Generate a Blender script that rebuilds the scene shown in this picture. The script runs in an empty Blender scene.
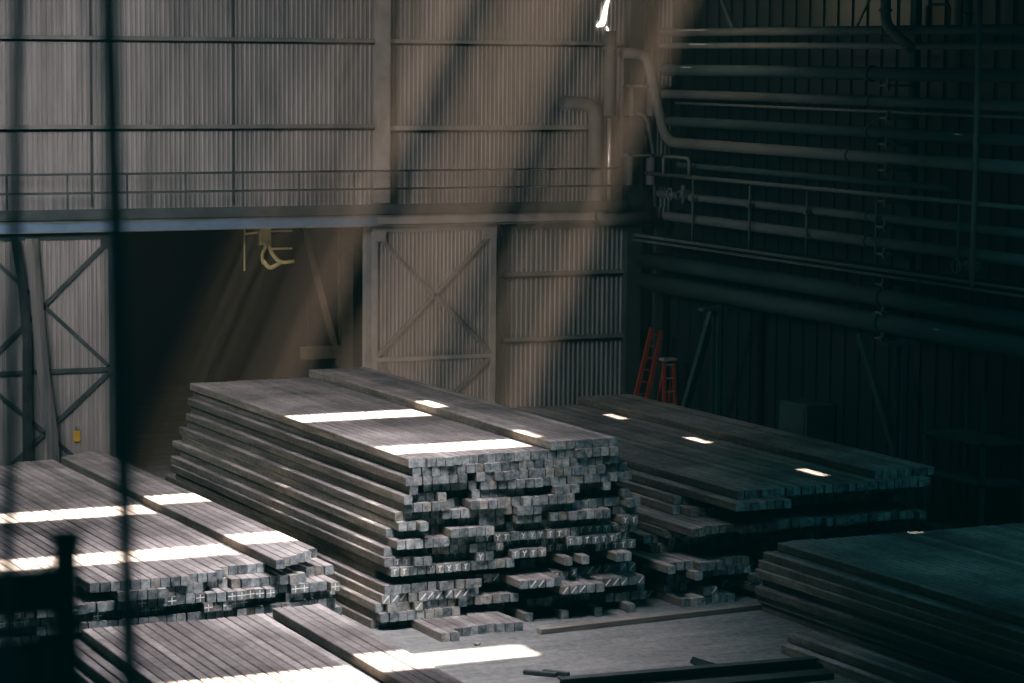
import bpy, bmesh, math, random
from mathutils import Vector, Matrix

SC = bpy.context.scene
COL = SC.collection
R = random.Random(7)
YW = 58.0          # back wall plane
XW = 31.0          # right wall plane
ZC = 12.0          # ceiling
TILT = 0.45        # sun travels towards -X while falling

# ------------------------------------------------------------------ materials
def new_mat(name):
    m = bpy.data.materials.new(name); m.use_nodes = True
    nt = m.node_tree; nt.nodes.clear()
    out = nt.nodes.new('ShaderNodeOutputMaterial')
    b = nt.nodes.new('ShaderNodeBsdfPrincipled')
    nt.links.new(b.outputs[0], out.inputs[0])
    return m, nt, b, out

def noise(nt, vec, scale, detail=4, rough=0.6):
    n = nt.nodes.new('ShaderNodeTexNoise'); n.inputs['Scale'].default_value = scale
    n.inputs['Detail'].default_value = detail; n.inputs['Roughness'].default_value = rough
    nt.links.new(vec, n.inputs['Vector']); return n.outputs[0]

def mapping(nt, src, scale):
    m = nt.nodes.new('ShaderNodeMapping'); m.inputs['Scale'].default_value = scale
    nt.links.new(src, m.inputs['Vector']); return m.outputs[0]

def ramp(nt, fac, stops):
    r = nt.nodes.new('ShaderNodeValToRGB')
    e = r.color_ramp.elements
    while len(e) < len(stops): e.new(0.5)
    for i, (p, c) in enumerate(stops):
        e[i].position = p; e[i].color = (*c, 1) if len(c) == 3 else c
    nt.links.new(fac, r.inputs[0]); return r.outputs[0]

def mix(nt, fac, a, b, mode='MIX'):
    n = nt.nodes.new('ShaderNodeMix'); n.data_type = 'RGBA'; n.blend_type = mode
    for sock, v in ((n.inputs[0], fac), (n.inputs[6], a), (n.inputs[7], b)):
        if isinstance(v, (int, float)): sock.default_value = v
        elif isinstance(v, tuple): sock.default_value = (*v, 1)
        else: nt.links.new(v, sock)
    return n.outputs[2]

def math_n(nt, op, a, b=None):
    n = nt.nodes.new('ShaderNodeMath'); n.operation = op
    for i, v in enumerate((a, b)):
        if v is None: continue
        if isinstance(v, (int, float)): n.inputs[i].default_value = v
        else: nt.links.new(v, n.inputs[i])
    return n.outputs[0]

def bump(nt, b, h, strength=0.3, dist=0.02):
    n = nt.nodes.new('ShaderNodeBump'); n.inputs['Strength'].default_value = strength
    n.inputs['Distance'].default_value = dist
    nt.links.new(h, n.inputs['Height']); nt.links.new(n.outputs[0], b.inputs['Normal'])

def metal_paint(name, col, rough=0.6, var=0.35, scale=3.0, metallic=0.0, stretch=(1, 1, 1)):
    m, nt, b, out = new_mat(name)
    tc = nt.nodes.new('ShaderNodeTexCoord')
    v = mapping(nt, tc.outputs['Object'], stretch)
    n1 = noise(nt, v, scale, 6)
    c = ramp(nt, n1, [(0.3, tuple(x * (1 - var) for x in col)), (0.7, tuple(min(1, x * (1 + var)) for x in col))])
    nt.links.new(c, b.inputs['Base Color'])
    b.inputs['Roughness'].default_value = rough; b.inputs['Metallic'].default_value = metallic
    b.inputs['Specular IOR Level'].default_value = 0.5 if metallic else 0.08
    n2 = noise(nt, v, scale * 9, 3); bump(nt, b, n2, 0.15, 0.01)
    return m

def billet_material():
    m, nt, b, out = new_mat('rolled_steel')
    geo = nt.nodes.new('ShaderNodeNewGeometry'); oi = nt.nodes.new('ShaderNodeObjectInfo')
    rnd = math_n(nt, 'FRACT', math_n(nt, 'ADD', geo.outputs['Random Per Island'], oi.outputs['Random']))
    rnd2 = math_n(nt, 'FRACT', math_n(nt, 'MULTIPLY', rnd, 7.31))
    sep = nt.nodes.new('ShaderNodeSeparateXYZ'); nt.links.new(geo.outputs['True Normal'], sep.inputs[0])
    pos = geo.outputs['Position']
    along = noise(nt, mapping(nt, pos, (9, 0.7, 9)), 1.0, 6, 0.7)
    fine = noise(nt, pos, 9.0, 5, 0.7)
    big = noise(nt, mapping(nt, pos, (0.55, 0.6, 0.55)), 1.0, 6, 0.62)
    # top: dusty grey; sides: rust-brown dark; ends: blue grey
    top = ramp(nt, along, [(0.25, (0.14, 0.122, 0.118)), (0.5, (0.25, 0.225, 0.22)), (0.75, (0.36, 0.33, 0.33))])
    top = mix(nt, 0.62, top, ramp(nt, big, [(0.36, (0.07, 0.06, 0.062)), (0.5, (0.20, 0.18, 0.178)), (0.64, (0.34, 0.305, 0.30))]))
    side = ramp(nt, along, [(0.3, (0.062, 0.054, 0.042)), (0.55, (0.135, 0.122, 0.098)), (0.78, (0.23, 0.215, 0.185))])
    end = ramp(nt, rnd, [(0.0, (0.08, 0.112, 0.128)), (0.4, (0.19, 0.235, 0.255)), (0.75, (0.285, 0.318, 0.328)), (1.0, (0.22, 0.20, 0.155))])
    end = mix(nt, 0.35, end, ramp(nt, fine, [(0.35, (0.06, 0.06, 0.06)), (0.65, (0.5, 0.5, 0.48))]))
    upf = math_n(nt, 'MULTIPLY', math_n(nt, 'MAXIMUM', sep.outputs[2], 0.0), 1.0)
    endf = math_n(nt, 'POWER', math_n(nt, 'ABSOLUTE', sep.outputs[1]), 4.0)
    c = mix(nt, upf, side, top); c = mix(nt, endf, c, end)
    c = mix(nt, 0.42, c, mix(nt, 1.0, c, ramp(nt, fine, [(0.33, (0.35, 0.33, 0.31)), (0.6, (1.25, 1.25, 1.25))]), 'MULTIPLY'))
    val = math_n(nt, 'ADD', math_n(nt, 'MULTIPLY', rnd2, 0.55), 0.72)
    comb = nt.nodes.new('ShaderNodeCombineColor')
    for i in range(3): nt.links.new(val, comb.inputs[i])
    c = mix(nt, 1.0, c, comb.outputs[0], 'MULTIPLY')
    nt.links.new(c, b.inputs['Base Color'])
    b.inputs['Roughness'].default_value = 0.75
    b.inputs['Specular IOR Level'].default_value = 0.18
    bump(nt, b, fine, 0.25, 0.006)
    return m

def wall_material(name, c0, c1, c2, streak=14.0):
    m, nt, b, out = new_mat(name)
    geo = nt.nodes.new('ShaderNodeNewGeometry')
    pos = geo.outputs['Position']
    s = noise(nt, mapping(nt, pos, (streak, 0.0, 0.12)), 1.0, 5, 0.75)
    s2 = noise(nt, mapping(nt, pos, (2.2, 0.0, 0.4)), 1.0, 4)
    c = ramp(nt, s, [(0.30, c0), (0.5, c1), (0.68, c2)])
    c = mix(nt, 0.45, c, ramp(nt, s2, [(0.3, c0), (0.7, c2)]))
    val = math_n(nt, 'ADD', math_n(nt, 'MULTIPLY', geo.outputs['Random Per Island'], 0.22), 0.88)
    comb = nt.nodes.new('ShaderNodeCombineColor')
    for i in range(3): nt.links.new(val, comb.inputs[i])
    c = mix(nt, 1.0, c, comb.outputs[0], 'MULTIPLY')
    nt.links.new(c, b.inputs['Base Color'])
    b.inputs['Roughness'].default_value = 0.5; b.inputs['Metallic'].default_value = 0.0
    return m

def floor_material():
    m, nt, b, out = new_mat('dusty_concrete')
    geo = nt.nodes.new('ShaderNodeNewGeometry'); pos = geo.outputs['Position']
    n1 = noise(nt, mapping(nt, pos, (0.5, 1.6, 1)), 1.0, 6, 0.7); n2 = noise(nt, pos, 7.0, 6, 0.7)
    c = ramp(nt, n1, [(0.3, (0.065, 0.066, 0.066)), (0.5, (0.145, 0.145, 0.143)), (0.72, (0.25, 0.245, 0.24))])
    c = mix(nt, 0.35, c, ramp(nt, n2, [(0.35, (0.045, 0.046, 0.046)), (0.65, (0.27, 0.268, 0.265))]))
    nt.links.new(c, b.inputs['Base Color']); b.inputs['Roughness'].default_value = 0.9
    bump(nt, b, n2, 1.0, 0.06)
    return m

M_BILLET = billet_material()
M_MARK = metal_paint('white_marking_paint', (0.78, 0.78, 0.74), 0.7, 0.15, 20)
M_WALL = wall_material('grey_cladding', (0.085, 0.082, 0.08), (0.20, 0.193, 0.187), (0.33, 0.316, 0.305))
M_WALLLOW = wall_material('lower_cladding', (0.13, 0.13, 0.125), (0.24, 0.235, 0.23), (0.38, 0.37, 0.36), 9)
M_DOOR = wall_material('door_cladding', (0.085, 0.08, 0.077), (0.20, 0.187, 0.18), (0.32, 0.30, 0.285), 16)
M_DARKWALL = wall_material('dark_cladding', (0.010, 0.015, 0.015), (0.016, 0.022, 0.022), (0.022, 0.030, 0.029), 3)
M_STEEL = metal_paint('grey_steel_paint', (0.15, 0.15, 0.14), 0.55, 0.25, 2)
M_STEELD = metal_paint('dark_steel_paint', (0.055, 0.06, 0.06), 0.6, 0.3, 2)
M_STEELL = metal_paint('pale_steel_paint', (0.24, 0.23, 0.215), 0.55, 0.2, 2)
M_BLUE = metal_paint('blue_grey_steel', (0.11, 0.16, 0.22), 0.45, 0.2, 1.5)
M_PIPE = metal_paint('grey_pipe_lagging', (0.10, 0.105, 0.10), 0.7, 0.3, 1.2, stretch=(1, 0.3, 1))
M_PIPEL = metal_paint('pale_pipe', (0.14, 0.14, 0.128), 0.6, 0.2, 1.2, stretch=(1, 0.3, 1))
M_PIPET = metal_paint('teal_grey_pipe', (0.060, 0.076, 0.076), 0.7, 0.25, 1.2, stretch=(1, 0.3, 1))
M_CHROME = metal_paint('bright_galvanised_pipe', (0.6, 0.56, 0.5), 0.3, 0.1, 4, metallic=0.7)
M_RACK = metal_paint('teal_grey_steelwork', (0.055, 0.075, 0.075), 0.7, 0.25, 2)
M_OLIVE = metal_paint('yellow_lit_steel', (0.50, 0.42, 0.20), 0.5, 0.2, 4)  # yellowish light on the hoist is put into this colour
M_BROWN = metal_paint('brown_steel', (0.075, 0.058, 0.038), 0.8, 0.3, 2)
M_ORANGE = metal_paint('orange_fibreglass', (0.30, 0.062, 0.028), 0.6, 0.15, 6)
M_RUNG = metal_paint('aluminium_rung', (0.25, 0.27, 0.27), 0.5, 0.15, 6)
M_BLACK = metal_paint('black_painted_steel', (0.012, 0.016, 0.016), 0.6, 0.3, 5)
M_CABLE = metal_paint('dark_cable_sheath', (0.03, 0.045, 0.045), 0.6, 0.3, 5)
M_TAG = metal_paint('yellow_tag_plastic', (0.40, 0.26, 0.04), 0.5, 0.1, 5)
M_WOOD = metal_paint('weathered_timber', (0.17, 0.15, 0.13), 0.85, 0.35, 3, stretch=(0.3, 4, 4))
M_HALL = metal_paint('unlit_dark_cladding', (0.018, 0.018, 0.015), 0.9, 0.3, .6)  # darkness of the hall is put into this near-black colour
M_ROOF = metal_paint('roof_sheet', (0.06, 0.065, 0.065), 0.8, 0.2, 1)
M_FLOOR = floor_material()

# ------------------------------------------------------------------ mesh helpers
def box(bm, x0, x1, y0, y1, z0, z1, mi=0):
    v = [bm.verts.new(p) for p in ((x0,y0,z0),(x1,y0,z0),(x1,y1,z0),(x0,y1,z0),(x0,y0,z1),(x1,y0,z1),(x1,y1,z1),(x0,y1,z1))]
    for f in ((3,2,1,0),(4,5,6,7),(0,1,5,4),(1,2,6,5),(2,3,7,6),(3,0,4,7)):
        fc = bm.faces.new([v[i] for i in f]); fc.material_index = mi

def bar(bm, p, q, w, h, up=(0, 0, 1), mi=0):
    """rectangular bar from p to q: w across, h along up"""
    p, q = Vector(p), Vector(q); d = (q - p).normalized(); up = Vector(up)
    s = d.cross(up)
    if s.length < 1e-4: s = d.cross(Vector((0, 1, 0)))
    s.normalize(); u = s.cross(d).normalized()
    vs = []
    for c in (p, q):
        for a, b in ((-1, -1), (1, -1), (1, 1), (-1, 1)):
            vs.append(bm.verts.new(c + s * a * w / 2 + u * b * h / 2))
    for f in ((0,1,2,3),(7,6,5,4),(0,4,5,1),(1,5,6,2),(2,6,7,3),(3,7,4,0)):
        fc = bm.faces.new([vs[i] for i in f]); fc.material_index = mi

def fillet(pts, r, n=5):
    pts = [Vector(p) for p in pts]
    out = [pts[0]]
    for i in range(1, len(pts) - 1):
        a, b, c = pts[i-1], pts[i], pts[i+1]
        d1, d2 = (a - b), (c - b)
        t = min(r, d1.length * 0.45, d2.length * 0.45)
        s, e = b + d1.normalized() * t, b + d2.normalized() * t
        for k in range(n + 1):
            u = k / n
            out.append(s * (1-u)**2 + b * 2*u*(1-u) + e * u*u)
    out.append(pts[-1]); return out

def tube(bm, pts, r, n=14, caps=True):
    pts = [Vector(p) for p in pts]
    rings = []; ref = None
    for i, p in enumerate(pts):
        a = pts[max(i-1, 0)]; c = pts[min(i+1, len(pts)-1)]
        d = (c - a).normalized()
        if ref is None:
            ref = d.orthogonal().normalized()
        ref = (ref - d * ref.dot(d)).normalized(); s = d.cross(ref)
        rr = r[i] if isinstance(r, (list, tuple)) else r
        rings.append([bm.verts.new(p + (ref * math.cos(2*math.pi*k/n) + s * math.sin(2*math.pi*k/n)) * rr) for k in range(n)])
    for a, b in zip(rings, rings[1:]):
        for k in range(n):
            f = bm.faces.new((a[k], a[(k+1) % n], b[(k+1) % n], b[k])); f.smooth = True
    if caps:
        bm.faces.new(list(reversed(rings[0]))); bm.faces.new(rings[-1])

def obj(name, bm, mats, parent=None, loc=(0, 0, 0)):
    bmesh.ops.recalc_face_normals(bm, faces=bm.faces)
    me = bpy.data.meshes.new(name); bm.to_mesh(me); bm.free()
    for m in (mats if isinstance(mats, (list, tuple)) else [mats]): me.materials.append(m)
    o = bpy.data.objects.new(name, me); COL.objects.link(o)
    o.location = loc
    if parent:
        o.parent = parent
        o.matrix_parent_inverse = Matrix.Translation(-Vector(parent.location))
    return o

def tag(o, label, cat, group=None, kind=None):
    o['label'] = label; o['category'] = cat
    if group: o['group'] = group
    if kind: o['kind'] = kind
    return o

def struct(name, bm, m, parent=None):
    o = obj(name, bm, m, parent)
    if not parent: o['kind'] = 'structure'
    return o

def thing(name, label, cat, loc, group=None):
    o = bpy.data.objects.new(name, None); COL.objects.link(o); o.location = loc
    o.empty_display_size = 0.3
    return tag(o, label, cat, group)

def B(): return bmesh.new()

def bevel(bm, w, seg=1):
    bmesh.ops.bevel(bm, geom=list(bm.edges), offset=w, segments=seg, affect='EDGES')
    return bm

# ------------------------------------------------------------------ setting
def sheet(bm, x0, x1, z0, z1, y, pitch=0.13, depth=0.028, wsheet=1.05, side=-1):
    """vertical-ribbed cladding, one island per sheet"""
    n = max(1, round((x1 - x0) / wsheet)); w = (x1 - x0) / n
    for i in range(n):
        a, b = x0 + i*w, x0 + (i+1)*w
        k = max(1, round((b - a) / pitch)); p = (b - a) / k
        prof = []
        for j in range(k):
            s = a + j*p
            prof += [(s, 0), (s + p*0.52, 0), (s + p*0.64, 1), (s + p*0.88, 1)]
        prof.append((b, 0))
        yy = y - 0.004 * (i % 2)
        lo = [bm.verts.new((x, yy + side*depth*h, z0)) for x, h in prof]
        hi = [bm.verts.new((x, yy + side*depth*h, z1)) for x, h in prof]
        for j in range(len(prof) - 1):
            bm.faces.new((lo[j], lo[j+1], hi[j+1], hi[j]))

bm = B(); box(bm, -4, 40, -6, 80, -0.3, 0.0)
struct('floor', bm, M_FLOOR)

# back wall with the doorway left open
OX0, OX1, OZ = 16.62, 22.82, 6.05
bm = B()
for z0, z1 in ((6.25, 8.30), (8.30, 10.30), (10.30, ZC)):
    sheet(bm, 6.0, 23.2, z0, z1, YW, 0.115, 0.026, 1.12)
    sheet(bm, 23.2, XW, z0, z1, YW, 0.115, 0.026, 1.12)
for z0, z1 in ((0, 3.06), (3.06, 4.67), (4.67, 6.25)):
    sheet(bm, OX1, XW, z0, z1, YW, 0.135, 0.032, 1.1)
    sheet(bm, 6.0, OX0, z0, z1, YW, 0.135, 0.032, 1.1)
# outer skin so that the wall has thickness
box(bm, 6.0, OX0, YW + 0.03, YW + 0.12, 0, ZC); box(bm, OX1, XW, YW + 0.03, YW + 0.12, 0, ZC)
box(bm, OX0, OX1, YW + 0.03, YW + 0.12, OZ, ZC)
struct('wall_back', bm, M_WALL)

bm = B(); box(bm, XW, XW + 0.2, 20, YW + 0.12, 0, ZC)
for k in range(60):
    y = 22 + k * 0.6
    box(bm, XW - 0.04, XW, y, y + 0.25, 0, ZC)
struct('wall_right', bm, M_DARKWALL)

# roof with its open slots (daylight comes through these)
SLOTS = []
def slot(x0, x1, y0, y1, z):      # area lit at height z -> the opening above it
    L = Vector((20, 46, 3)) + Vector((TILT, 0, 1)).normalized() * 250; t = (ZC - z) / (L.z - z)
    SLOTS.append((x0 + (L.x - x0)*t, x1 + (L.x - x1)*t, y0 + (L.y - y0)*t, y1 + (L.y - y1)*t))
slot(6.0, 20.12, 46.78, 47.72, 3.1); 
slot(10.25, 20.12, 42.40, 43.32, 3.1)
slot(16.2, 18.52, 39.05, 39.88, 0.0)
slot(10.9, 14.9, 34.6, 35.75, 1.05)
for y0, y1 in ((50.9, 51.7), (47.08, 47.9), (42.5, 43.35)): slot(26.09, 26.22, y0, y1, 2.1)
for x0, x1 in ((21.5, 21.56), (21.8, 21.9), (22.1, 22.24), (22.4, 22.5), (22.75, 22.92), (23.3, 23.55), (23.75, 24.7), (25.45, 25.75), (25.85, 27.4), (27.5, 27.7), (28.5, 28.7), (28.95, 29.3), (29.6, 30.5)):  # slots added and spaced to shape the shafts in the haze
    SLOTS.append((x0, x1, 54.8, 56.1))
xs = sorted({-4.0, XW + 0.2, *(v for s in SLOTS for v in s[:2])})
ys = sorted({10.0, YW + 0.12, *(v for s in SLOTS for v in s[2:])})
bm = B()
for i in range(len(ys) - 1):
    j = 0
    def opened(j): 
        cx, cy = (xs[j] + xs[j+1]) / 2, (ys[i] + ys[i+1]) / 2
        return any(s[0] < cx < s[1] and s[2] < cy < s[3] for s in SLOTS)
    while j < len(xs) - 1:
        if opened(j): j += 1; continue
        a = j
        while j < len(xs) - 1 and not opened(j): j += 1
        box(bm, xs[a], xs[j], ys[i], ys[i+1], ZC, ZC + 0.03)
struct('ceiling', bm, M_ROOF)

# girts, columns and door head, all on the back wall
def trim(n, boxes, m):
    bm = B()
    for b in boxes: box(bm, *b)
    return struct('trim_%d' % n, bm, m)
trim(1, [(6, 23.0, YW-0.13, YW-0.03, 10.22, 10.27), (6, 23.0, YW-0.13, YW-0.11, 10.22, 10.36)], M_STEEL)
trim(2, [(6, 23.0, YW-0.13, YW-0.03, 8.22, 8.27), (6, 23.0, YW-0.13, YW-0.11, 8.22, 8.36)], M_STEEL)
trim(3, [(23.36, 29.6, YW-0.13, YW-0.03, 10.22, 10.27), (23.36, 29.6, YW-0.13, YW-0.11, 10.22, 10.36)], M_STEELL)
trim(4, [(23.36, 28.7, YW-0.13, YW-0.03, 8.16, 8.21), (23.36, 28.7, YW-0.13, YW-0.11, 8.16, 8.32)], M_STEELL)
trim(5, [(23.02, 23.35, YW-0.26, YW-0.03, 6.5, ZC)], M_STEELL)
trim(6, [(26.36, 30.2, YW-0.13, YW-0.03, 4.60, 4.65), (26.36, 30.2, YW-0.13, YW-0.11, 4.60, 4.75)], M_STEEL)
trim(7, [(26.36, 30.6, YW-0.13, YW-0.03, 3.0, 3.05), (26.36, 30.6, YW-0.13, YW-0.11, 3.0, 3.15)], M_STEEL)
trim(8, [(16.14, 16.18, YW-0.06, YW-0.03, 6.5, ZC)], M_STEELD)
trim(9, [(19.50, 19.54, YW-0.06, YW-0.03, 6.5, ZC)], M_STEELD)
trim(10, [(29.66, 30.05, YW-0.32, YW-0.03, 0, ZC), (30.5, 30.72, YW-.25, YW-.04, 0, 6.0)], M_STEELD)
trim(11, [(22.80, 22.94, YW-0.10, YW+0.1, 0, 6.0), (16.50, 16.66, YW-0.10, YW+0.1, 0, 6.0)], M_STEELL)
trim(12, [(26.36, 30.2, YW-0.16, YW-0.03, 5.80, 5.98)], M_STEEL)

# sliding doors with crossed braces
def sliding_door(n, x0, x1, z0, z1, cross, mid, mbr, seed):
    y = YW - 0.30
    bm = B(); sheet(bm, x0, x1, z0, z1, y, 0.10, 0.02, 0.9)
    d = struct('door_%d' % n, bm, M_DOOR)
    bm = B()
    for a, b in (((x0+.07, z0), (x0+.07, z1)), ((x1-.07, z0), (x1-.07, z1))):
        bar(bm, (a[0], y-.05, a[1]), (b[0], y-.05, b[1]), 0.14, 0.05, (0, 1, 0))
    bar(bm, (x0, y-.055, z1-.07), (x1, y-.055, z1-.07), 0.05, 0.14)
    bar(bm, (x0, y-.055, mid), (x1, y-.055, mid), 0.05, 0.10)
    obj('frame', bm, mbr, d)
    for p, q in cross:
        bm = B(); bar(bm, (p[0], y-.06, p[1]), (q[0], y-.06, q[1]), 0.085, 0.05, (0, 1, 0)); obj('brace', bm, M_STEEL if n == 2 else M_STEELD, d)
    for gx in (x0 + .17, x1 - .17):
        bm = B(); box(bm, gx-.17, gx+.17, y-.10, y-.07, z1-.36, z1-.03); obj('gusset', bm, mbr, d)
    return d
sliding_door(1, 13.30, 16.60, 0.08, 5.95, [((16.42, 5.72), (13.48, 2.92)), ((13.48, 5.72), (16.42, 2.92)), ((16.42, 2.74), (13.48, 0.15)), ((13.48, 2.74), (16.42, 0.15))], 2.83, M_STEELD, 1)
sliding_door(2, 22.86, 26.08, 0.08, 5.95, [((23.0, 5.72), (25.94, 2.85)), ((25.94, 5.72), (23.0, 2.85)), ((25.94, 2.70), (23.0, 0.15)), ((23.0, 2.70), (25.94, 0.15))], 2.77, M_STEELL, 2)

# hall beyond the doorway
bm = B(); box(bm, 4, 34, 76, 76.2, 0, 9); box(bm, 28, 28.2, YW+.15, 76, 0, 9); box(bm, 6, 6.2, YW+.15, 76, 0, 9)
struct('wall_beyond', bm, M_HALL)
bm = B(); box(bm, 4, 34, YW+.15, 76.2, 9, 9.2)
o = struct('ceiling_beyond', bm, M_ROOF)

def ibeam(bm, p, q, h, w, t=0.02, up=(0, 0, 1)):
    p, q, up = Vector(p), Vector(q), Vector(up)
    bar(bm, p, q, t, h, up)
    for s in (-1, 1):
        o = up * (s * (h/2 - t/2)); bar(bm, p + o, q + o, w, t, up)

t = thing('steel_column', 'brown steel column with knee brace just inside the dark doorway', 'column', (23.02, 60.2, 0))
bm = B(); ibeam(bm, (23.17, 60.2, 0), (23.17, 60.2, 8.8), 0.3, 0.3, 0.03, (0, 1, 0)); obj('post', bm, M_BROWN, t)
bm = B(); bar(bm, (23.02, 60.2, 2.4), (22.02, 60.2, 6.0), 0.13, 0.13, (0, 1, 0)); obj('knee_brace', bm, M_BROWN, t)
bm = B(); box(bm, 22.02, 23.22, 60.1, 60.3, 2.55, 2.85); obj('crosspiece', bm, M_BROWN, t)

t = thing('hoist_carriage', 'yellow-lit hoist carriage with curved arms hanging in the doorway top', 'hoist', (20.4, 60, 5.2))
yy = 59.2
bm = B(); box(bm, 20.59, 20.89, yy, yy+.12, 5.45, 6.1); box(bm, 20.55, 20.93, yy-.03, yy+.15, 5.98, 6.16); obj('hanger_plate', bm, M_OLIVE, t)
bm = B(); tube(bm, [(20.22, yy, 4.85), (20.22, yy, 6.3)], 0.022, 8); obj('rod', bm, M_OLIVE, t)
bm = B(); bar(bm, (20.22, yy, 5.72), (20.62, yy, 5.76), .05, .05); obj('side_arm', bm, M_OLIVE, t)
for z in (5.78, 5.36):
    bm = B(); bar(bm, (20.87, yy, z), (21.42, yy, z), .04, .045); obj('side_arm', bm, M_OLIVE, t)
bm = B(); tube(bm, fillet([(20.82, yy, 5.55), (20.87, yy, 5.3), (21.05, yy, 5.08), (21.19, yy, 5.02), (21.47, yy, 5.05)], .12), 0.045, 8); obj('curved_arm', bm, M_OLIVE, t)
bm = B(); tube(bm, fillet([(20.67, yy, 5.6), (20.77, yy, 5.42), (20.65, yy, 5.25), (20.69, yy, 5.0)], .12), 0.04, 8); obj('curved_arm', bm, M_OLIVE, t)
bm = B(); tube(bm, fillet([(20.69, yy, 5.08), (20.85, yy, 4.88), (21.12, yy, 5.02)], .15), 0.05, 8); obj('hook', bm, M_OLIVE, t)

# door track beam, walkway and railing over the doors
t = thing('door_track_beam', 'blue-grey steel track beam running above the sliding doors', 'beam', (18, YW-.4, 6.0))
bm = B(); box(bm, 6.2, 22.9, YW-.62, YW-.12, 6.00, 6.24); obj('track', bm, M_BLUE, t)
bm = B(); box(bm, 22.9, 28.6, YW-.62, YW-.12, 6.02, 6.24); obj('track_end', bm, M_STEELL, t)
bm = B(); box(bm, 6.2, 28.6, YW-.66, YW-.60, 6.20, 6.245); box(bm, 6.2, 28.6, YW-.66, YW-.60, 5.975, 6.0); obj('flange', bm, M_STEEL, t)
t = thing('wall_walkway', 'narrow steel walkway with railing along the back wall over the doors', 'walkway', (18, YW-.4, 6.3))
bm = B(); box(bm, 6.2, 29.4, YW-.75, YW-.05, 6.26, 6.33); box(bm, 6.2, 29.4, YW-.77, YW-.74, 6.28, 6.50); obj('deck', bm, M_STEELD, t)
for z in (7.28, 6.86):
    bm = B(); tube(bm, [(6.2, YW-.72, z), (29.2, YW-.72, z)], 0.026, 8); obj('rail', bm, M_STEELD, t)
for i in range(17):
    x = 7.2 + i * 1.37
    if x > 29: break
    bm = B(); tube(bm, [(x, YW-.72, 6.3), (x, YW-.72, 7.28)], 0.022, 8); obj('baluster', bm, M_STEELD, t)

# glowing shape laid on the cladding, standing in for a bright daylight flare
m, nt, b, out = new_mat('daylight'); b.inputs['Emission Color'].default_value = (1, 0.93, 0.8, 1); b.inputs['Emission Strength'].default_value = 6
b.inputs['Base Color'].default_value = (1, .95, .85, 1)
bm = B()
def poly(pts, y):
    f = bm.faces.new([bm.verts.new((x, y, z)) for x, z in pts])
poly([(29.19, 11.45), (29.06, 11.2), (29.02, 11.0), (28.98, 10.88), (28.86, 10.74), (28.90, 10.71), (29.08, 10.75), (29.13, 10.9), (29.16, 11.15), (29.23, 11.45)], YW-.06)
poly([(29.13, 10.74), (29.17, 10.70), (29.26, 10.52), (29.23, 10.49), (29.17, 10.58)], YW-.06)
o = obj('daylight_patch', bm, m); tag(o, 'flame-shaped white glowing patch of daylight high on the back wall', 'light patch')

# ------------------------------------------------------------------ pipes
def pipe(name, pts, r, label, m, cat='pipe', rad=0.4, n=14, flanges=(), group=None):
    bm = B(); tube(bm, fillet(pts, rad) if len(pts) > 2 else pts, r, n)
    o = obj(name, bm, m); tag(o, label, cat, group)
    for p, d in flanges:
        bm = B(); p = Vector(p); d = Vector(d); tube(bm, [p - d*.03, p + d*.03], r * 1.28, n); obj('flange', bm, m, o)
    return o
YV = YW - .45
pipe('wall_pipe', [(27.75, YV, 8.88), (28.68, YV, 8.82), (28.74, YV, 6.0), (30.2, YV-.1, 6.05)], 0.17, 'thick elbowed pipe dropping down the back wall beside the bright thin pipe', M_PIPEL, rad=.35)
pipe('wall_pipe', [(29.0, YW-.6, 6.3), (28.98, YW-.6, 8.5)], 0.055, 'thin bright vertical pipe shining on the back wall near the corner', M_CHROME)
pipe('flue_pipe', [(28.98, YW-.6, 8.56), (28.98, YW-.6, 10.62)], 0.15, 'broad vertical flue pipe below the bright flame-shaped patch', M_PIPEL, flanges=[((28.98, YW-.6, 10.2), (0, 0, 1))])
pipe('bent_pipe', [(29.3, YW-.55, 10.08), (30.0, YW-.55, 10.08), (30.0, 56.35, 7.94), (30.0, 40, 7.94)], 0.13, 'thick pipe bending down from the corner then along the right wall', M_PIPEL, rad=.5,
     flanges=[((30, 48.0, 7.94), (0, 1, 0))])
pipe('bent_pipe', [(29.75, YW-.35, 8.62), (30.12, YW-.35, 8.55), (30.32, YW-.35, 7.8), (30.4, YW-.4, 6.3)], 0.06, 'slim bent pipe dropping in the corner between the two walls', M_PIPE, rad=.25)
for z, n_ in ((9.25, 'upper'), (7.55, 'lower')):
    bm = B()
    box(bm, 29.5, 30.6, YW-.5, YW-.4, z, z+.06); box(bm, 29.6, 29.68, YW-.5, YW-.1, z-.7, z+.06); box(bm, 30.2, 30.28, YW-.5, YW-.1, z-.7, z+.06)
    o = obj('pipe_bracket', bm, M_STEEL); tag(o, '%s small steel bracket frame in the corner behind the bent pipes' % n_, 'bracket')

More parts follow.
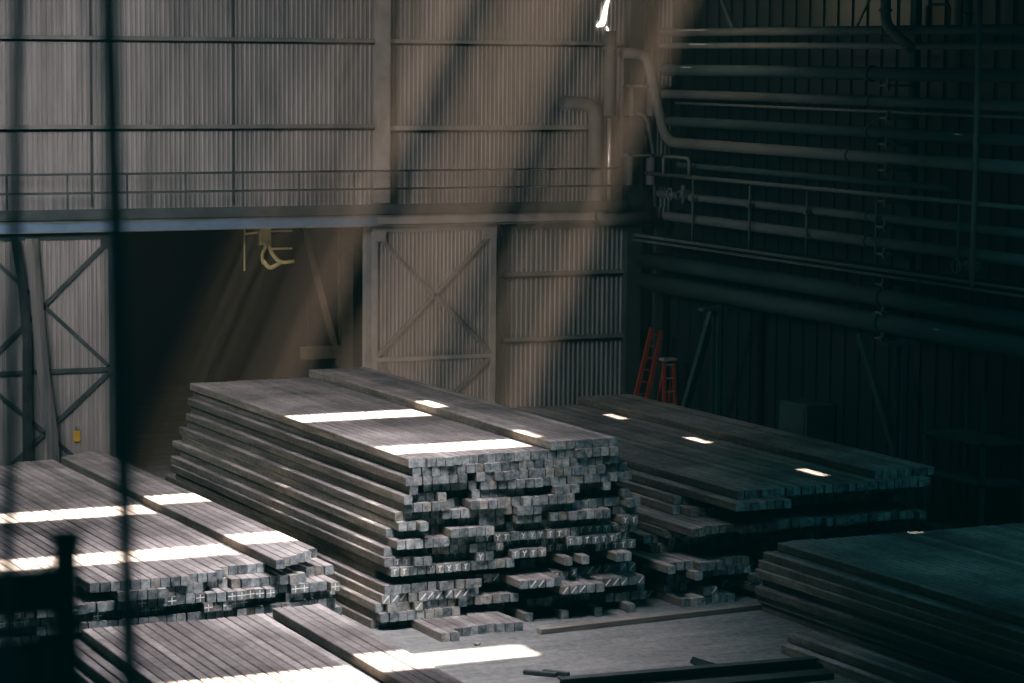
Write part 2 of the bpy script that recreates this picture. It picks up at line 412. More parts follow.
ORD = ['first','second','third','fourth','fifth','sixth','seventh','eighth','ninth','tenth','eleventh','twelfth','thirteenth','fourteenth','fifteenth','sixteenth','seventeenth','eighteenth','nineteenth','twentieth',
 'twenty-first','twenty-second','twenty-third','twenty-fourth','twenty-fifth','twenty-sixth','twenty-seventh','twenty-eighth','twenty-ninth','thirtieth','thirty-first','thirty-second','thirty-third','thirty-fourth','thirty-fifth','thirty-sixth','thirty-seventh','thirty-eighth','thirty-ninth','fortieth','forty-first','forty-second']
RUNS = [ # z, radius, material, start y, end y
    (10.59, .10, M_PIPE), (10.27, .075, M_PIPEL), (9.69, .14, M_PIPET), (9.11, .11, M_PIPE), (8.90, .035, M_PIPEL),
    (8.46, .12, M_PIPET), (7.42, .075, M_PIPET), (6.68, .095, M_PIPE), (6.16, .12, M_PIPE)]
LBL = ['topmost grey pipe on the right wall', 'slim pale pipe directly under the topmost pipe on the right wall', 'broad dull pipe third from the top on the right wall',
       'grey pipe fourth from the top, with a thin line hung below it', 'thin pale line pipe hugging the underside of the fourth pipe', 'broad dull pipe just above the pipe bending from the corner',
       'slim dim pipe between the bent pipe and the handrail', 'knobbly grey pipe running behind the walkway handrail posts', 'grey pipe just above the long walkway edge on the right wall']
for (z, r, m), l in zip(RUNS, LBL):
    y1 = {10.59: 57.3, 10.27: 57.3, 9.69: 56.6, 9.11: 56.6, 8.9: 55.8, 8.46: 56.3, 7.42: 55.8, 6.68: 56.8, 6.16: 56.4}[z]
    y0 = 44.2 if z == 7.42 else 39.5
    xx = 30.32 if z > 10.2 else 30.0
    pipe('wall_pipe', [(xx, y0, z), (xx, y1, z), (30.6, y1 + .1, z)] if z not in (8.9,) else [(29.95, y0, z), (29.95, y1, z)], r, l, m, rad=.2, group='straight pipes along the right wall',
         flanges=[((xx, yq, z), (0, 1, 0)) for yq in ((47.2,) if r > .09 else ())])
for z, l in ((5.02, 'very thick dark duct pipe under the walkway edge, upper of two'), (4.48, 'very thick dark duct pipe, lowest on the right wall')):
    pipe('duct_pipe', [(30.0, 39.5, z), (30.0, 57.4, z)], 0.2 if z > 4.7 else .22, l, M_PIPET, n=20, group='thick duct pipes under the walkway edge', flanges=[((30, 46.5, z), (0, 1, 0))])
# walkway edge beam and its handrail on the right wall
t = thing('pipe_walkway', 'long pale-edged walkway with handrail in front of the right wall pipes', 'walkway', (29.9, 48, 5.6))
bm = B(); box(bm, 29.66, 29.70, 39.5, 57.3, 5.52, 5.68); box(bm, 29.60, 29.70, 39.5, 57.3, 5.50, 5.53); box(bm, 29.60, 29.70, 39.5, 57.3, 5.65, 5.68); obj('edge_beam', bm, M_PIPE, t)
bm = B(); box(bm, 29.66, 30.7, 39.5, 57.3, 5.56, 5.60); obj('deck', bm, M_RACK, t)
bm = B(); tube(bm, [(29.8, 39.5, 7.19), (29.8, 57.0, 7.17)], .05, 10); obj('rail', bm, M_PIPEL, t)
for y in (54.6, 51.9, 49.4, 46.6, 43.6, 41.0):
    bm = B(); tube(bm, [(29.8, y, 5.6), (29.8, y, 7.18)], .03, 8); box(bm, 29.74, 29.86, y-.05, y+.05, 6.6, 6.7); obj('baluster', bm, M_PIPE, t)
bm = B(); tube(bm, fillet([(29.75, 56.0, 7.2), (29.75, 56.0, 7.62), (29.75, 54.7, 7.62), (29.75, 54.7, 7.2)], .15), .045, 8); obj('loop_rail', bm, M_PIPEL, t)
# valves
for y, z, l in ((55.2, 6.75, 'larger valve with handwheel on the knobbly pipe near the corner'), (43.2, 5.95, 'small valve with lever on the right end of the wall pipe')):
    t = thing('pipe_valve', l, 'valve', (29.9, y, z))
    bm = B(); tube(bm, [(29.88, y, z-.22), (29.88, y, z+.22)], .07, 10); tube(bm, [(29.88, y-.16, z), (29.88, y+.16, z)], .12, 10); obj('body', bm, M_PIPE, t)
    bm = B(); tube(bm, [(29.76, y, z), (29.5, y, z)], .02, 8)
    ring = [(29.5, y + .14*math.cos(a*math.pi/8), z + .14*math.sin(a*math.pi/8)) for a in range(17)]
    tube(bm, ring, .02, 6, False); obj('handwheel', bm, M_PIPEL, t)
# hangers under the pipes (line of brackets)
t = thing('pipe_hanger', 'vertical hanger frame with stepped brackets behind the right wall pipes', 'pipe hanger', (30.5, 46.4, 7))
bm = B(); box(bm, 30.45, 30.6, 46.3, 46.5, 4.0, ZC); obj('post', bm, M_RACK, t)
for z in (9.45, 8.78, 8.24, 7.7, 7.05, 6.52, 5.95, 5.32, 4.72, 4.18):
    bm = B(); box(bm, 29.78, 30.5, 46.25, 46.55, z-.03, z+.02); box(bm, 29.78, 29.84, 46.25, 46.30, z-.1, z+.14); obj('bracket', bm, M_PIPEL, t)
# hanging pole at right
o = None; bm = B(); tube(bm, [(29.3, 42.35, 5.6), (29.3, 42.35, ZC)], .055, 10); o = obj('hanging_pole', bm, M_PIPEL); tag(o, 'tall vertical pole crossing in front of the pipes at far right', 'pole')
# drop pipe and lattice at the top right
pipe('drop_pipe', [(29.9, 46.6, ZC), (29.9, 46.6, 10.72), (29.9, 45.6, 10.2)], .11, 'short angled pipe dropping onto the upper right wall pipes', M_PIPE, rad=.25, flanges=[((29.9, 46.6, 11.0), (0, 0, 1))])
pipe('drop_pipe', [(30.3, 44.2, ZC), (30.3, 44.2, 10.6)], .09, 'short straight pipe rising from the topmost pipe, upper right', M_PIPET, flanges=[((30.3, 44.2, 10.9), (0, 0, 1))])
bm = B(); tube(bm, fillet([(30.2, 45.5, 10.65), (30.2, 45.5, 11.1), (30.2, 44.7, 11.1), (30.2, 44.7, 10.65)], .1), .03, 8)
tag(obj('pipe_loop', bm, M_PIPET), 'small square pipe loop standing on the topmost right wall pipe', 'pipe')
for y, l in ((53.6, 'short diagonal brace above the topmost pipe, nearer the corner'), (48.4, 'thin diagonal brace above the topmost pipe, nearer the angled drop pipe')):
    bm = B(); s = 1 if y > 50 else -1
    bar(bm, (30.3, y, 10.6), (30.3, y + 1.2*s, 12), .09 if s > 0 else .04, .09 if s > 0 else .04); tag(obj('roof_brace', bm, M_RACK), l, 'brace')
# rack legs under the pipes
def rack(px, y, brs, l):
    t = thing('pipe_rack_leg', l, 'pipe rack', (px, y, 0), 'pipe rack legs')
    bm = B(); ibeam(bm, (px, y, 0), (px, y, 4.3), .28, .26, .03, (0, 1, 0)); obj('post', bm, M_RACK, t)
    bm = B(); box(bm, px-.3, px+.3, y-.3, y+.3, 0, .08); obj('base', bm, M_RACK, t)
    for p, q in brs:
        bm = B(); bar(bm, p, q, .16, .16, (1, 0, 0)); obj('brace', bm, M_RACK, t)
    bm = B(); box(bm, px-.5, px+1.3, y-.12, y+.12, 4.18, 4.26); obj('bearer', bm, M_RACK, t)
rack(29.6, 52.85, [((29.6, 53.15, 4.2), (29.6, 55.3, 0.1))], 'steel pipe-rack post with sloping brace near the orange ladder')
rack(29.6, 45.1, [((29.85, 47.2, 4.2), (29.85, 44.6, .1))], 'steel pipe-rack post with sloping brace behind the dark right stack')
# dim equipment by the right wall
t = thing('storage_rack', 'dark steel storage rack beside the right wall beyond the pipe-rack post', 'rack', (30.3, 43.5, 0))
for x in (29.7, 30.7):
    for y in (42.4, 44.4):
        bm = B(); box(bm, x-.04, x+.04, y-.04, y+.04, 0, 3.4); obj('upright', bm, M_RACK, t)
for z in (.6, 1.7, 2.5):
    bm = B(); box(bm, 29.66, 30.74, 42.36, 44.44, z-.05, z); obj('shelf', bm, M_RACK, t)
t = thing('electrical_cabinet', 'dim dark cabinet against the right wall behind the stack', 'cabinet', (30.6, 50.5, 0))
bm = B(); box(bm, 30.2, 30.95, 49.9, 51.1, 0, 2.3); obj('body', bevel(bm, .02), M_RACK, t)
bm = B(); box(bm, 30.17, 30.2, 49.96, 51.04, .1, 2.2); obj('door', bm, M_RACK, t)

# ladders
def ladder(name, label, A, Bt, C, D, nr, mrail, mrung, w):
    t = thing(name, label, 'ladder', A)
    for p, q in ((A, Bt), (C, D)):
        bm = B(); bar(bm, p, q, w, .05, (0, 1, 0)); obj('rail', bm, mrail, t)
    a, b_, c, d = map(Vector, (A, Bt, C, D))
    for i in range(nr):
        u = (i + .6) / nr
        bm = B(); bar(bm, a.lerp(b_, u), c.lerp(d, u), .05, .04); obj('rung', bm, mrung, t)
    return t
ladder('extension_ladder', 'tall orange ladder leaning on the back wall in the right corner', (28.38, 55.56, 0), (30.2, 57.35, 3.3), (28.74, 55.56, 0), (30.48, 57.35, 3.22), 12, M_ORANGE, M_ORANGE, .11)
t = ladder('step_ladder', 'short orange step ladder with grey treads beside the tall orange ladder', (30.10, 56.4, 0), (30.16, 56.6, 2.6), (30.48, 56.4, 0), (30.42, 56.6, 2.6), 8, M_ORANGE, M_RUNG, .08)
for xa, xb in ((30.11, 30.17), (30.49, 30.43)):
    bm = B(); bar(bm, (xa, 57.3, 0), (xb, 56.62, 2.4), .06, .05); obj('rear_leg', bm, M_ORANGE, t)
bm = B(); box(bm, 30.10, 30.48, 56.5, 56.75, 2.58, 2.64); obj('top_step', bm, M_RUNG, t)

# loose strips and tag by the left door
def strip(pts, w, label, m):
    bm = B(); prev = None
    for (x, y, z) in pts:
        a, b_ = bm.verts.new((x, y, z)), bm.verts.new((x + w, y - .05, z)); 
        c = bm.verts.new((x + w*.5, y - .07, z))
        cur = (a, c, b_)
        if prev:
            bm.faces.new((prev[0], prev[1], cur[1], cur[0])); bm.faces.new((prev[1], prev[2], cur[2], cur[1]))
        prev = cur
    bmesh.ops.solidify(bm, geom=list(bm.faces), thickness=.008)
    tag(obj('sheet_strip', bm, m), label, 'metal strip', 'bent strips leaning on the left door')
strip([(14.92, YW-.75, 0.3), (14.86, YW-.7, 1.6), (14.70, YW-.6, 3.0), (14.62, YW-.5, 4.4), (14.52, YW-.45, 5.85)], .27, 'long bent cladding strip leaning on left door, nearer the doorway', M_DOOR)
strip([(14.32, YW-.8, 0.3), (14.34, YW-.75, 2.2), (14.38, YW-.65, 3.6), (14.30, YW-.55, 5.0), (14.20, YW-.45, 5.8)], .20, 'dark bent cladding strip leaning on left door, farther from doorway', M_STEELD)
t = thing('door_tag', 'small yellow tag hanging low on the left sliding door', 'tag', (15.72, YW-.42, 1.3))
bm = B(); box(bm, 15.60, 15.76, YW-.36, YW-.34, 1.20, 1.46); obj('plate', bevel(bm, .006), M_TAG, t)
bm = B(); tube(bm, fillet([(15.65, YW-.35, 1.44), (15.65, YW-.35, 1.58), (15.71, YW-.35, 1.58), (15.71, YW-.35, 1.44)], .03), .012, 6); obj('loop', bm, M_STEELL, t)

# ------------------------------------------------------------------ billets
BW, BH, PX, PZ = 0.157, 0.156, 0.170, 0.158
def billet_mesh(L, mark):
    bm = B(); w, h, c = BW/2, BH/2, 0.013
    prof = [(-w+c, -h), (w-c, -h), (w, -h+c), (w, h-c), (w-c, h), (-w+c, h), (-w, h-c), (-w, -h+c)]
    a = [bm.verts.new((x, 0, z + h)) for x, z in prof]; b_ = [bm.verts.new((x, L, z + h)) for x, z in prof]
    bm.faces.new(a); bm.faces.new(list(reversed(b_)))
    for i in range(8): bm.faces.new((a[i], b_[i], b_[(i+1) % 8], a[(i+1) % 8]))
    def stroke(p, q, t=.022):
        bar(bm, (p[0], -.002, p[1] + h), (q[0], -.002, q[1] + h), t * .8, .004, (0, 1, 0), 1)
    if mark == 'T': stroke((-.04, .035), (.03, .045)); stroke((-.005, .04), (-.012, -.05))
    if mark == 'Y': stroke((-.035, .05), (0, .0)); stroke((.035, .05), (0, .0)); stroke((0, 0), (-.005, -.05))
    if mark == '/': stroke((-.05, -.055), (.05, .055), .03)
    if mark == '+': stroke((-.075, .0), (.075, .005)); stroke((0, -.06), (0, .06))
    return bm
BIL = []   # every billet: stack key, layer from top, index from left, x, yfront, z, length, mark
def layer(key, kt, z, x0, n, L, yfun, mfun=None, miss=0.0, rr=None):
    for i in range(n):
        x = x0 + PX * (i + .5) + rr.uniform(-.007, .007)
        y = yfun(x, i)
        if y is None: continue
        BIL.append((key, kt, i, x, y, z, L, mfun(x, i, rr) if mfun else ''))
def runs(rr, n, choices, lo=1, hi=6):
    out = []
    while len(out) < n:
        v = rr.choice(choices); out += [v + rr.uniform(-.02, .02) for _ in range(rr.randint(lo, hi))]
    return out

# tall central stack
rr = random.Random(21)
NL = 19
JX = [0, .03, -.05, .0, .02, .10, .06, -.05, -.03, .06, -.02, .05, .0, .10, .02, .11, .0, .12, 0]
for k in range(NL):
    x0 = 16.66 + .60 * k / (NL - 1) + JX[k]
    xr = 21.98 - (.10 if k < 7 else .2 if k < 12 else .25 + .05*(k-12)) + rr.uniform(-.05, .05)
    if k == NL - 1: xr = 21.42
    n = int(round((xr - x0) / PX))
    if k >= 17: ch = [0, .03, -.04, .06]
    elif k >= 10: ch = [0, 0, -.08, .06, .14, .3, .45, -.14]
    elif k >= 7: ch = [0, .04, -.06, .08, .25]
    elif k in (5, 6): ch = [.5, .7, .9, .35]
    else: ch = [0, -.05, .3, .55, .1, .8]
    off = runs(rr, n, ch)
    if k == 0: off = [(.25 if i < 4 else -1.28 if i < 6 else -.95 if i < 8 else -.88 if i < 14 else .5 if i % 4 else -.3) + rr.uniform(-.05, .05) for i in range(n)]
    if k == 6:
        off = [(-.02 if i < 14 else -.3 if i in (19, 21, 25, 26) else .75 + .1*(i % 3)) + rr.uniform(-.03, .03) for i in range(n)]
    if k in (2, 3, 4):
        for i in range(n):
            x = x0 + PX*i
            if x < 18.6: off[i] = rr.choice([0, 0, -.05, .06])
            elif rr.random() < .0: off[i] = -.4
        if k == 4:
            for i in range(14, 19): off[i] = -.45 + rr.uniform(-.03, .03)
        if k == 3:
            for i in range(19, 24): off[i] = -.5 + rr.uniform(-.03, .03)
            for i in range(24, n): off[i] = -.15
    def mf(x, i, r, k=k):
        if k in (7, 8) and x > 19.0 and r.random() < .9: return r.choice('TTY')
        if k == 9 and x > 18.7 and r.random() < .85: return r.choice('TY')
        if k == 10 and x > 20.7: return r.choice('TY')
        if k in (7, 6) and x < 18.7 and r.random() < .75: return r.choice('YTT')
        if k == 3 and x < 18.8 and r.random() < .6: return '/'
        if k == 2 and x < 17.6 and r.random() < .5: return '/'
        if k in (3, 4) and x > 19.1 and r.random() < .7: return '/'
        return ''
    layer('c', NL - k, PZ*k, x0, n, 11.5, lambda x, i, o=off: 41.78 + o[i], mf, rr=rr)
layer('c', 0, PZ*NL, 20.0, 8, 11.6, lambda x, i: 41.80 + rr.uniform(-.02, .03), rr=rr)

# left stack
rr = random.Random(5)
for k in range(9):
    x0 = 9.35 + rr.uniform(-.04, .04) + (.1 if k % 2 else 0)
    n = 37 if k < 8 else 30
    if k == 8: x0 = 9.38
    off = runs(rr, n, [0, .04, -.05, .1, .25] if k < 7 else [0, .02, -.03])
    def yf(x, i, k=k, off=off):
        if k == 8:
            if x < 11.20: return 41.6 + off[i]
            return (40.85 if x < 12.95 else 40.98 if x < 13.4 else 41.15 if x < 13.7 else 41.4) + off[i]*.7
        if k == 7: return (41.5 if x < 11.7 else 40.77 if x < 12.6 else 40.93 if x < 13.3 else 41.2 if x < 13.75 else 41.06 if x < 15.0 else 41.55) + off[i]*.8
        if k == 6: return 40.8 + .1*max(0, x - 13.8) + off[i]
        return 40.9 + .1*max(0, x-13.5) + off[i]
    mf = lambda x, i, r, k=k: '+' if k in (5, 6) and r.random() < .5 else ''
    layer('l', 9 - k, .16*k, x0, n, 12.4, yf, mf, rr=rr)
layer('l', 0, .16*9, 14.42, 6, 12.3, lambda x, i: 40.85 + .13*i + rr.uniform(-.03, .03), rr=rr)

# front stack
rr = random.Random(9)
for k in range(6):
    x0 = 10.97 if k == 5 else 10.6 - .12*(4 - k) if k < 5 else 10.9
    n = int((14.15 - x0)/PX) + (4 if k < 5 else 1)
    off = runs(rr, n, [0, .02, -.05, .05])
    layer('f', 6 - k, .16*k, x0, n, 11.6, lambda x, i, o=off: 28.1 + o[i], rr=rr)
layer('f', 0, .96, 14.02, 5, 11.6, lambda x, i: 27.75 + rr.uniform(-.03, .03), rr=rr)

# dark right-hand stack behind the central one
rr = random.Random(31)
for k in range(13):
    x0 = {12: 23.7, 11: 23.45, 10: 23.3, 9: 23.2, 8: 22.75, 7: 22.7}.get(k, 22.3 + rr.uniform(-.1, .3))
    xr = 28.0 + rr.uniform(-.1, .1)
    n = int((xr - x0)/PX)
    ch = {12: [0, .03, .06], 11: [-.3, -.25], 10: [1.4, 1.2, 1.6], 9: [1.5, 1.1], 8: [.1, .2, .05], 7: [.7, .9], 6: [1.0, 1.3, .6], 5: [.7, 1.2]}.get(k, [0, .25, .6, 1.0, .1])
    off = runs(rr, n, ch, 1, 4)
    if k == 11:
        off = [o if i < 7 else .6 for i, o in enumerate(off)]
    layer('r', 13 - k, .16*k, x0, n, 11.9, lambda x, i, o=off: 41.5 + o[i], (lambda x, i, r, k=k: '/' if k < 4 and r.random() < .2 else ''), rr=rr)
layer('r', 0, .16*13, 26.82, 8, 11.8, lambda x, i: 41.75 + rr.uniform(-.02, .05), rr=rr)

# near right stack (back ends towards the hall)
rr = random.Random(41)
for k in range(8):
    x0 = [23.75, 23.7, 23.62, 23.8, 23.66, 23.72, 23.78, 24.05][k]
    n = int((30.2 - x0)/PX)
    off = runs(rr, n, [0, .04, .08, .02], 2, 5)
    layer('n', 8 - k, .155*k, x0, n, 11.6, lambda x, i, o=off: 29.1 + o[i], rr=rr)
# low pile on the floor, lower right
for k in range(2):
    layer('s', 2 - k, .158*k, 22.35 + .18*k, 5 - 2*k, 9.0, lambda x, i: 28.6 + .1*k, rr=rr)

STK = {'c': ('tall central stack', 'billets of the tall central stack'), 'l': ('long left stack', 'billets of the long left stack'),
       'f': ('nearest lower-left stack', 'billets of the nearest lower-left stack'), 'r': ('dark stack behind right', 'billets of the dark stack behind on the right'),
       'n': ('dark lower-right stack', 'billets of the dark lower-right stack'), 's': ('low floor pile at lower right', 'billets of the low floor pile at lower right')}
MK = {'': 'plain', 'T': 'white T-marked', 'Y': 'white Y-marked', '/': 'slash-marked', '+': 'cross-marked'}
SEL = {i for r in '0 4-13 16 20 24 28 31 48-50 57 62 75-77 93 112 116 123-126 129 137-141 143 153 169 182 201 203 207 211 214 225 240 260 268 296 302 322 324 326 337 341 352 378 380 387 405-406 414 423 432 458-459 466 484 508-524 532-539 694 747 773-775 785-787 797-798 812 824-825 828-831 833-835 843-871 952 977-979 1001-1024 1027-1028 1058 1061 1065 1067 1089 1098 1123 1153-1159 1162-1163 1166 1186 1191 1198 1218 1236 1250 1281-1312 1338-1339 1366-1367 1392-1410 1417-1425 1462 1500-1501 1538 1575 1613 1651-1652 1688-1713 1724-1725 1729-1731'.split() for i in range(int(r.split('-')[0]), int(r.split('-')[-1]) + 1)}   # the 300 that show largest #SEL#
ROT = {'c': (.026, 41.8), 'l': (.030, 42.7), 'f': (0, 35), 'r': (.042, 41.5), 'n': (.05, 40.7), 's': (.05, 37.6)}
meshes = {}
rest = B()
ntot = {}
for b_ in BIL: ntot[b_[:2]] = max(ntot.get(b_[:2], 0), b_[2] + 1)
for bi, (key, kt, i, x, y, z, L, mark) in enumerate(BIL):
    mk = (L, mark); rot, piv = ROT[key]; x = x - rot * (y - piv) - (.13 if key == 'f' else 0)
    if mk not in meshes:
        bm = billet_mesh(L, mark); bmesh.ops.recalc_face_normals(bm, faces=bm.faces)
        me = bpy.data.meshes.new('steel_billet'); bm.to_mesh(me); bm.free()
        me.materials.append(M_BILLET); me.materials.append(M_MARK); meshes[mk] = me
    if SEL is not None and bi not in SEL:
        n0 = len(rest.verts); rest.from_mesh(meshes[mk]); rest.verts.ensure_lookup_table()
        bmesh.ops.transform(rest, verts=rest.verts[n0:], matrix=Matrix.Translation((x, y, z)) @ Matrix.Rotation(rot, 4, 'Z')); continue
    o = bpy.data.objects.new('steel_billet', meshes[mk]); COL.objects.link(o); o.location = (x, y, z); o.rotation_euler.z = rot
    st, grp = STK[key]
    if key in ('l', 'f'): pos = ORD[ntot[(key, kt)] - 1 - i] + ' from right'
    else: pos = ORD[i] + ' from left'
    if kt == 0: where = 'raised top row of ' + st
    else: where = ('top full layer of ' if kt == 1 else ORD[kt-1] + ' layer down in ') + st
    tag(o, '%s steel billet, %s, %s' % (MK[mark], pos, where), 'steel billet', grp)
    if SEL is None: o['bi'] = bi
if SEL is not None:
    o = obj('billet_remainder', rest, [M_BILLET, M_MARK]); tag(o, 'remaining square steel billets filling the stacks behind and between the others', 'steel billets', kind='stuff')
else:
    rest.free()

# bearers, beams and scraps on the floor
bm = B(); bar(bm, (19.2, 40.5, .05), (24.2, 40.88, .05), .16, .10); tag(obj('timber_bearer', bevel(bm, .01), M_WOOD), 'long pale bearer lying on the floor along the stack fronts', 'bearer')
t = thing('floor_beam', 'dark steel beam lying across the floor at the bottom edge', 'beam', (20.3, 36.8, 0))
bm = B(); bar(bm, (17.8, 36.75, .09), (22.35, 36.45, .09), .03, .16); obj('web', bm, M_STEELD, t)
bm = B(); bar(bm, (17.8, 36.75, .165), (22.35, 36.45, .165), .2, .03); bar(bm, (17.8, 36.75, .015), (22.35, 36.45, .015), .2, .03); obj('flange', bm, M_STEELD, t)
bm = B(); bar(bm, (18.3, 36.0, .05), (22.2, 35.8, .05), .35, .12); tag(obj('scrap_plate', bevel(bm, .01), M_STEELD), 'flat dark plate on the floor in front of the floor beam', 'metal plate')
bm = B()
v = [bm.verts.new(p) for p in ((20.55, 37.3, 0), (21.0, 37.15, 0), (20.6, 37.6, 0), (20.52, 37.35, .16))]
for f in ((0,1,3), (1,2,3), (2,0,3), (0,2,1)): bm.faces.new([v[i] for i in f])
tag(obj('scrap_wedge', bm, M_STEELD), 'small dark wedge of scrap on the floor behind the floor beam', 'scrap')
for q, (p, r_, l) in enumerate((((17.7, 37.9, .04), (18.1, 37.5, .04), 'left of two dark short sticks on the floor at bottom'), ((18.0, 37.8, .04), (18.3, 37.45, .04), 'right of two dark short sticks on the floor at bottom'))):
    bm = B(); bar(bm, p, r_, .09, .07); tag(obj('scrap_stick', bevel(bm, .008), M_STEELD), l, 'stick', 'short sticks on the floor')
bm = B(); bmesh.ops.create_icosphere(bm, subdivisions=2, radius=.05)
for v in bm.verts: v.co = Vector((v.co.x*1.2, v.co.y*.9, v.co.z*.7)) * (1 + .25*R.uniform(-1, 1)) 
tag(obj('pebble', bm, M_STEELL, loc=(17.85, 40.1, .035)), 'pale pebble on the floor just before the central stack', 'pebble')

# ------------------------------------------------------------------ camera
A_ = Vector((-0.4171582, -0.10205231, 0.90308602))
rx = Vector((0.90879337, -0.4171582, 0.00858193)); ry = -Vector((-0.03745724, -0.10205231, -0.99407358)); rz = -Vector((0.41556175, 0.90308602, -0.10837006))
CAMP = Vector((0, 0, 10.0)); FPX = 2623.8
cd = bpy.data.cameras.new('camera'); cam = bpy.data.objects.new('camera', cd); COL.objects.link(cam)
cam.matrix_world = Matrix(((rx.x, ry.x, rz.x, CAMP.x), (rx.y, ry.y, rz.y, CAMP.y), (rx.z, ry.z, rz.z, CAMP.z), (0, 0, 0, 1)))
cd.sensor_width = 36; cd.lens = FPX / 1024 * 36; cd.clip_start = .1; cd.clip_end = 400
cd.dof.use_dof = True; cd.dof.focus_distance = 47; cd.dof.aperture_fstop = 1.5
SC.camera = cam

# ------------------------------------------------------------------ foreground, close to the camera and out of focus
def cpos(px, py, d):    # authoring aid: where the foreground posts stand
    v = rx*((px-512)/FPX) + (-ry)*((py-341.5)/FPX) + (-rz)
    return CAMP + v*d
def cable(a, b_, d, r, l):
    p, q = cpos(*a, d), cpos(*b_, d); u = (p - q)
    top = q + u * ((ZC - q.z)/u.z); bot = q + u * ((0.0 - q.z)/u.z)
    bm = B(); tube(bm, [bot, q, p, top], r, 10); tag(obj('crane_cable', bm, M_CABLE), l, 'cable', 'hanging cables in the foreground')
cable((18.5, 0), (10, 470), 7.3, .0165, 'left of two blurred dark hanging cables in the near foreground')
cable((108.5, 0), (129, 640), 6.8, .024, 'right of two blurred dark hanging cables in the near foreground')
D = 7.6
base = cpos(66, 610, D)
t = thing('guard_rail', 'blurred black railing post with panel in the lower left foreground', 'railing', (base.x, base.y, 0))
top = cpos(66, 542, D).z
bm = B(); box(bm, base.x-.034, base.x+.034, base.y-.034, base.y+.034, 0, top); obj('post', bevel(bm, .006), M_BLACK, t)
bm = B(); box(bm, base.x-.05, base.x+.05, base.y-.05, base.y+.05, top, top+.035); obj('cap', bevel(bm, .012, 2), M_BLACK, t)
z1, z0 = cpos(20, 566, D).z, cpos(20, 613, D).z
bm = B(); box(bm, base.x-1.6, base.x-.034, base.y-.02, base.y+.02, z0, z1); obj('top_panel', bm, M_BLACK, t)
bm = B(); box(bm, base.x-1.6, base.x-.034, base.y-.02, base.y+.02, z0-.085, z0-.07); box(bm, base.x-1.6, base.x-.034, base.y-.02, base.y+.02, z0-1.2, z0-1.1)
obj('lower_rail', bm, M_BLACK, t)
bm = B(); box(bm, base.x-1.6, base.x-.034, base.y+.012, base.y+.02, z0-1.1, z0-.08); obj('back_sheet', bm, M_CABLE, t)
for i in range(14):
    x = base.x - .06 - i*.075
    bm = B(); box(bm, x-.024, x+.024, base.y-.012, base.y+.012, z0-1.1, z0-.08); obj('slat', bm, M_CABLE, t)
h = cpos(50, 566, D)
bm = B(); tube(bm, fillet([(h.x-.02, base.y, z1), (h.x-.012, base.y, z1+.022), (h.x+.016, base.y, z1+.022), (h.x+.016, base.y, z1)], .01), .004, 8); obj('loop', bm, M_BLACK, t)

# ------------------------------------------------------------------ haze in the sunlit strip before the back wall
bm = B(); box(bm, 15.5, 30.9, 53.6, YW-.8, .02, ZC-.02)
m = bpy.data.materials.new('dusty_air'); m.use_nodes = True; nt = m.node_tree; nt.nodes.clear()
out = nt.nodes.new('ShaderNodeOutputMaterial'); vs = nt.nodes.new('ShaderNodeVolumeScatter')
vs.inputs['Color'].default_value = (1, .80, .66, 1); vs.inputs['Density'].default_value = 0.0105
nt.links.new(vs.outputs[0], out.inputs['Volume'])
tag(obj('dust_haze', bm, m), 'warm dusty haze lit in slanting shafts before the back wall', 'haze', kind='stuff')

# ------------------------------------------------------------------ light
def lamp(name, kind, loc, energy, color, target=None, **kw):
    l = bpy.data.lights.new(name, kind); l.energy = energy; l.color = color
    for k, v in kw.items(): setattr(l, k, v)
    o = bpy.data.objects.new(name, l); COL.objects.link(o); o.location = loc
    if target is not None:
        o.rotation_euler = (Vector(target) - Vector(loc)).to_track_quat('-Z', 'Y').to_euler()
    return o
SD = Vector((TILT, 0.0, 1.0)).normalized()
tgt = Vector((20, 46, 3)); DS = 250.0
lamp('sun_light', 'SPOT', tgt + SD*DS, 4.8e7, (1, .88, .74), tgt, spot_size=math.radians(14), spot_blend=0.0, shadow_soft_size=2.3)
lamp('roof_fill', 'AREA', (15.0, 40, 11.85), 1330, (.96, .94, 1.0), (15.4, 42.5, 1), shape='RECTANGLE', size=3.5, size_y=9, spread=math.radians(80))  # unseen fill lamp under the closed roof, added to lift the stack tops
lamp('wall_fill', 'AREA', (9, 47, 11.6), 1250, (.97, .96, .98), (17, 58, 7), shape='RECTANGLE', size=5, size_y=6, spread=math.radians(120))  # added fill lamp, out of view, brightening the back wall
lamp('side_fill', 'AREA', (26.5, 38, 11.8), 140, (.26, .74, .82), (28, 43, 1), shape='RECTANGLE', size=5, size_y=10, spread=math.radians(120))  # added teal fill over the dim right-hand stacks and pipes
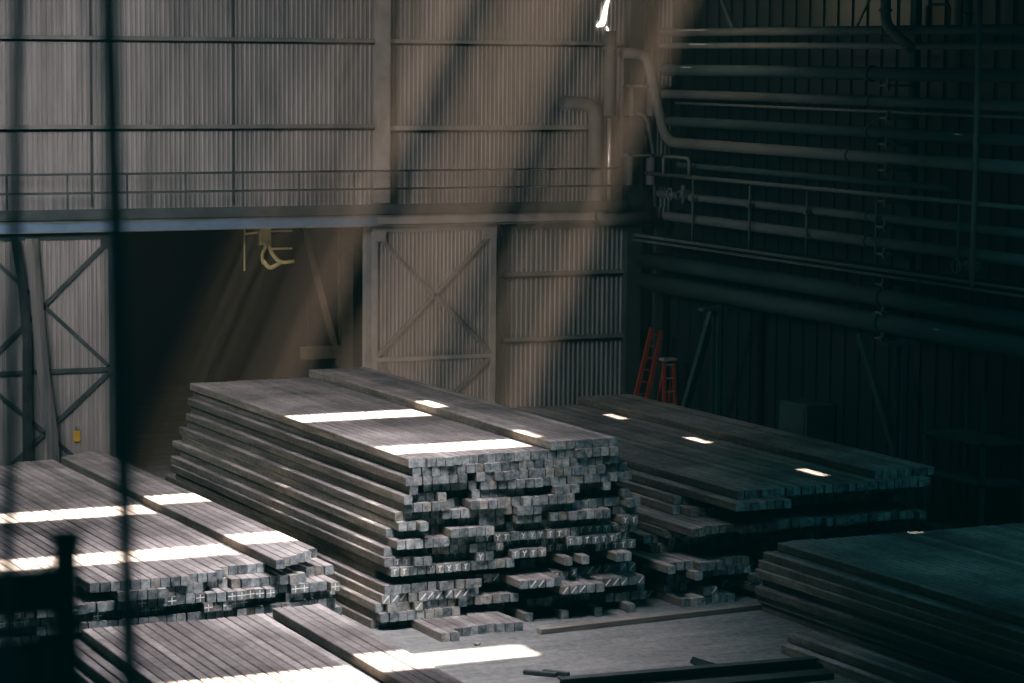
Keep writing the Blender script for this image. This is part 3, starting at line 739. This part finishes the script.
lamp('speck_light', 'SPOT', (29.2, 40.7, 11.8), 9000, (1, .95, .85), (27.0, 40.62, 1.24), spot_size=math.radians(1.6), spot_blend=.1, shadow_soft_size=.01)  # added spot imitating a speck of sun on the lower-right stack
lamp('ledge_light', 'SPOT', (16.84, 43.0, 11.8), 9000, (1, .93, .8), (16.84, 43.0, 1), spot_size=math.radians(4.2), spot_blend=.1, shadow_soft_size=.01)  # added spot imitating sun streaks on the central stack's ledges
lamp('ledge_light', 'SPOT', (16.66, 47.2, 11.8), 9000, (1, .93, .8), (16.66, 47.2, 1), spot_size=math.radians(4.0), spot_blend=.1, shadow_soft_size=.01)  # second added spot for the ledge streaks, farther back
lamp('corner_fill', 'POINT', (28.2, 52.5, 11.2), 80, (1, .80, .55), shadow_soft_size=.5)  # added point lamp imitating a warm haze glow on the corner pipes
lamp('hoist_fill', 'SPOT', (20.9, 60.4, 8.6), 150, (1, .85, .5), (20.8, 59.3, 5.4), spot_size=math.radians(50), shadow_soft_size=.2)  # unseen spot added to light the hoist in the doorway
w = bpy.data.worlds.new('world'); SC.world = w; w.use_nodes = True
bg = w.node_tree.nodes['Background']; bg.inputs[0].default_value = (.22, .80, .90, 1); bg.inputs[1].default_value = 0.11

SC.view_settings.view_transform = 'Standard'; SC.view_settings.look = 'None'
VS = SC.view_settings; VS.use_curve_mapping = True; cm = VS.curve_mapping     # film-like grade: teal shadows
cm.use_clip = True
for ci, pts in ((0, ((0, 0), (.012, .005), (.05, .036), (.14, .135), (1, 1))), (1, ((0, .0032), (.012, .0105), (.05, .044), (.14, .134), (1, .985))), (2, ((0, .0036), (.012, .0112), (.05, .046), (.14, .134), (1, .95)))):
    cu = cm.curves[ci]
    while len(cu.points) > 2: cu.points.remove(cu.points[1])
    for k, p in enumerate(pts):
        if k == 0: cu.points[0].location = p
        elif k == len(pts) - 1: cu.points[-1].location = p
        else: cu.points.new(*p)
    for p in cu.points: p.handle_type = 'VECTOR'
cm.update()
SC.view_settings.exposure = 0; SC.view_settings.gamma = 1
cy = SC.cycles
cy.use_denoising = True; cy.max_bounces = 6; cy.diffuse_bounces = 4; cy.volume_bounces = 0; cy.sample_clamp_indirect = 4
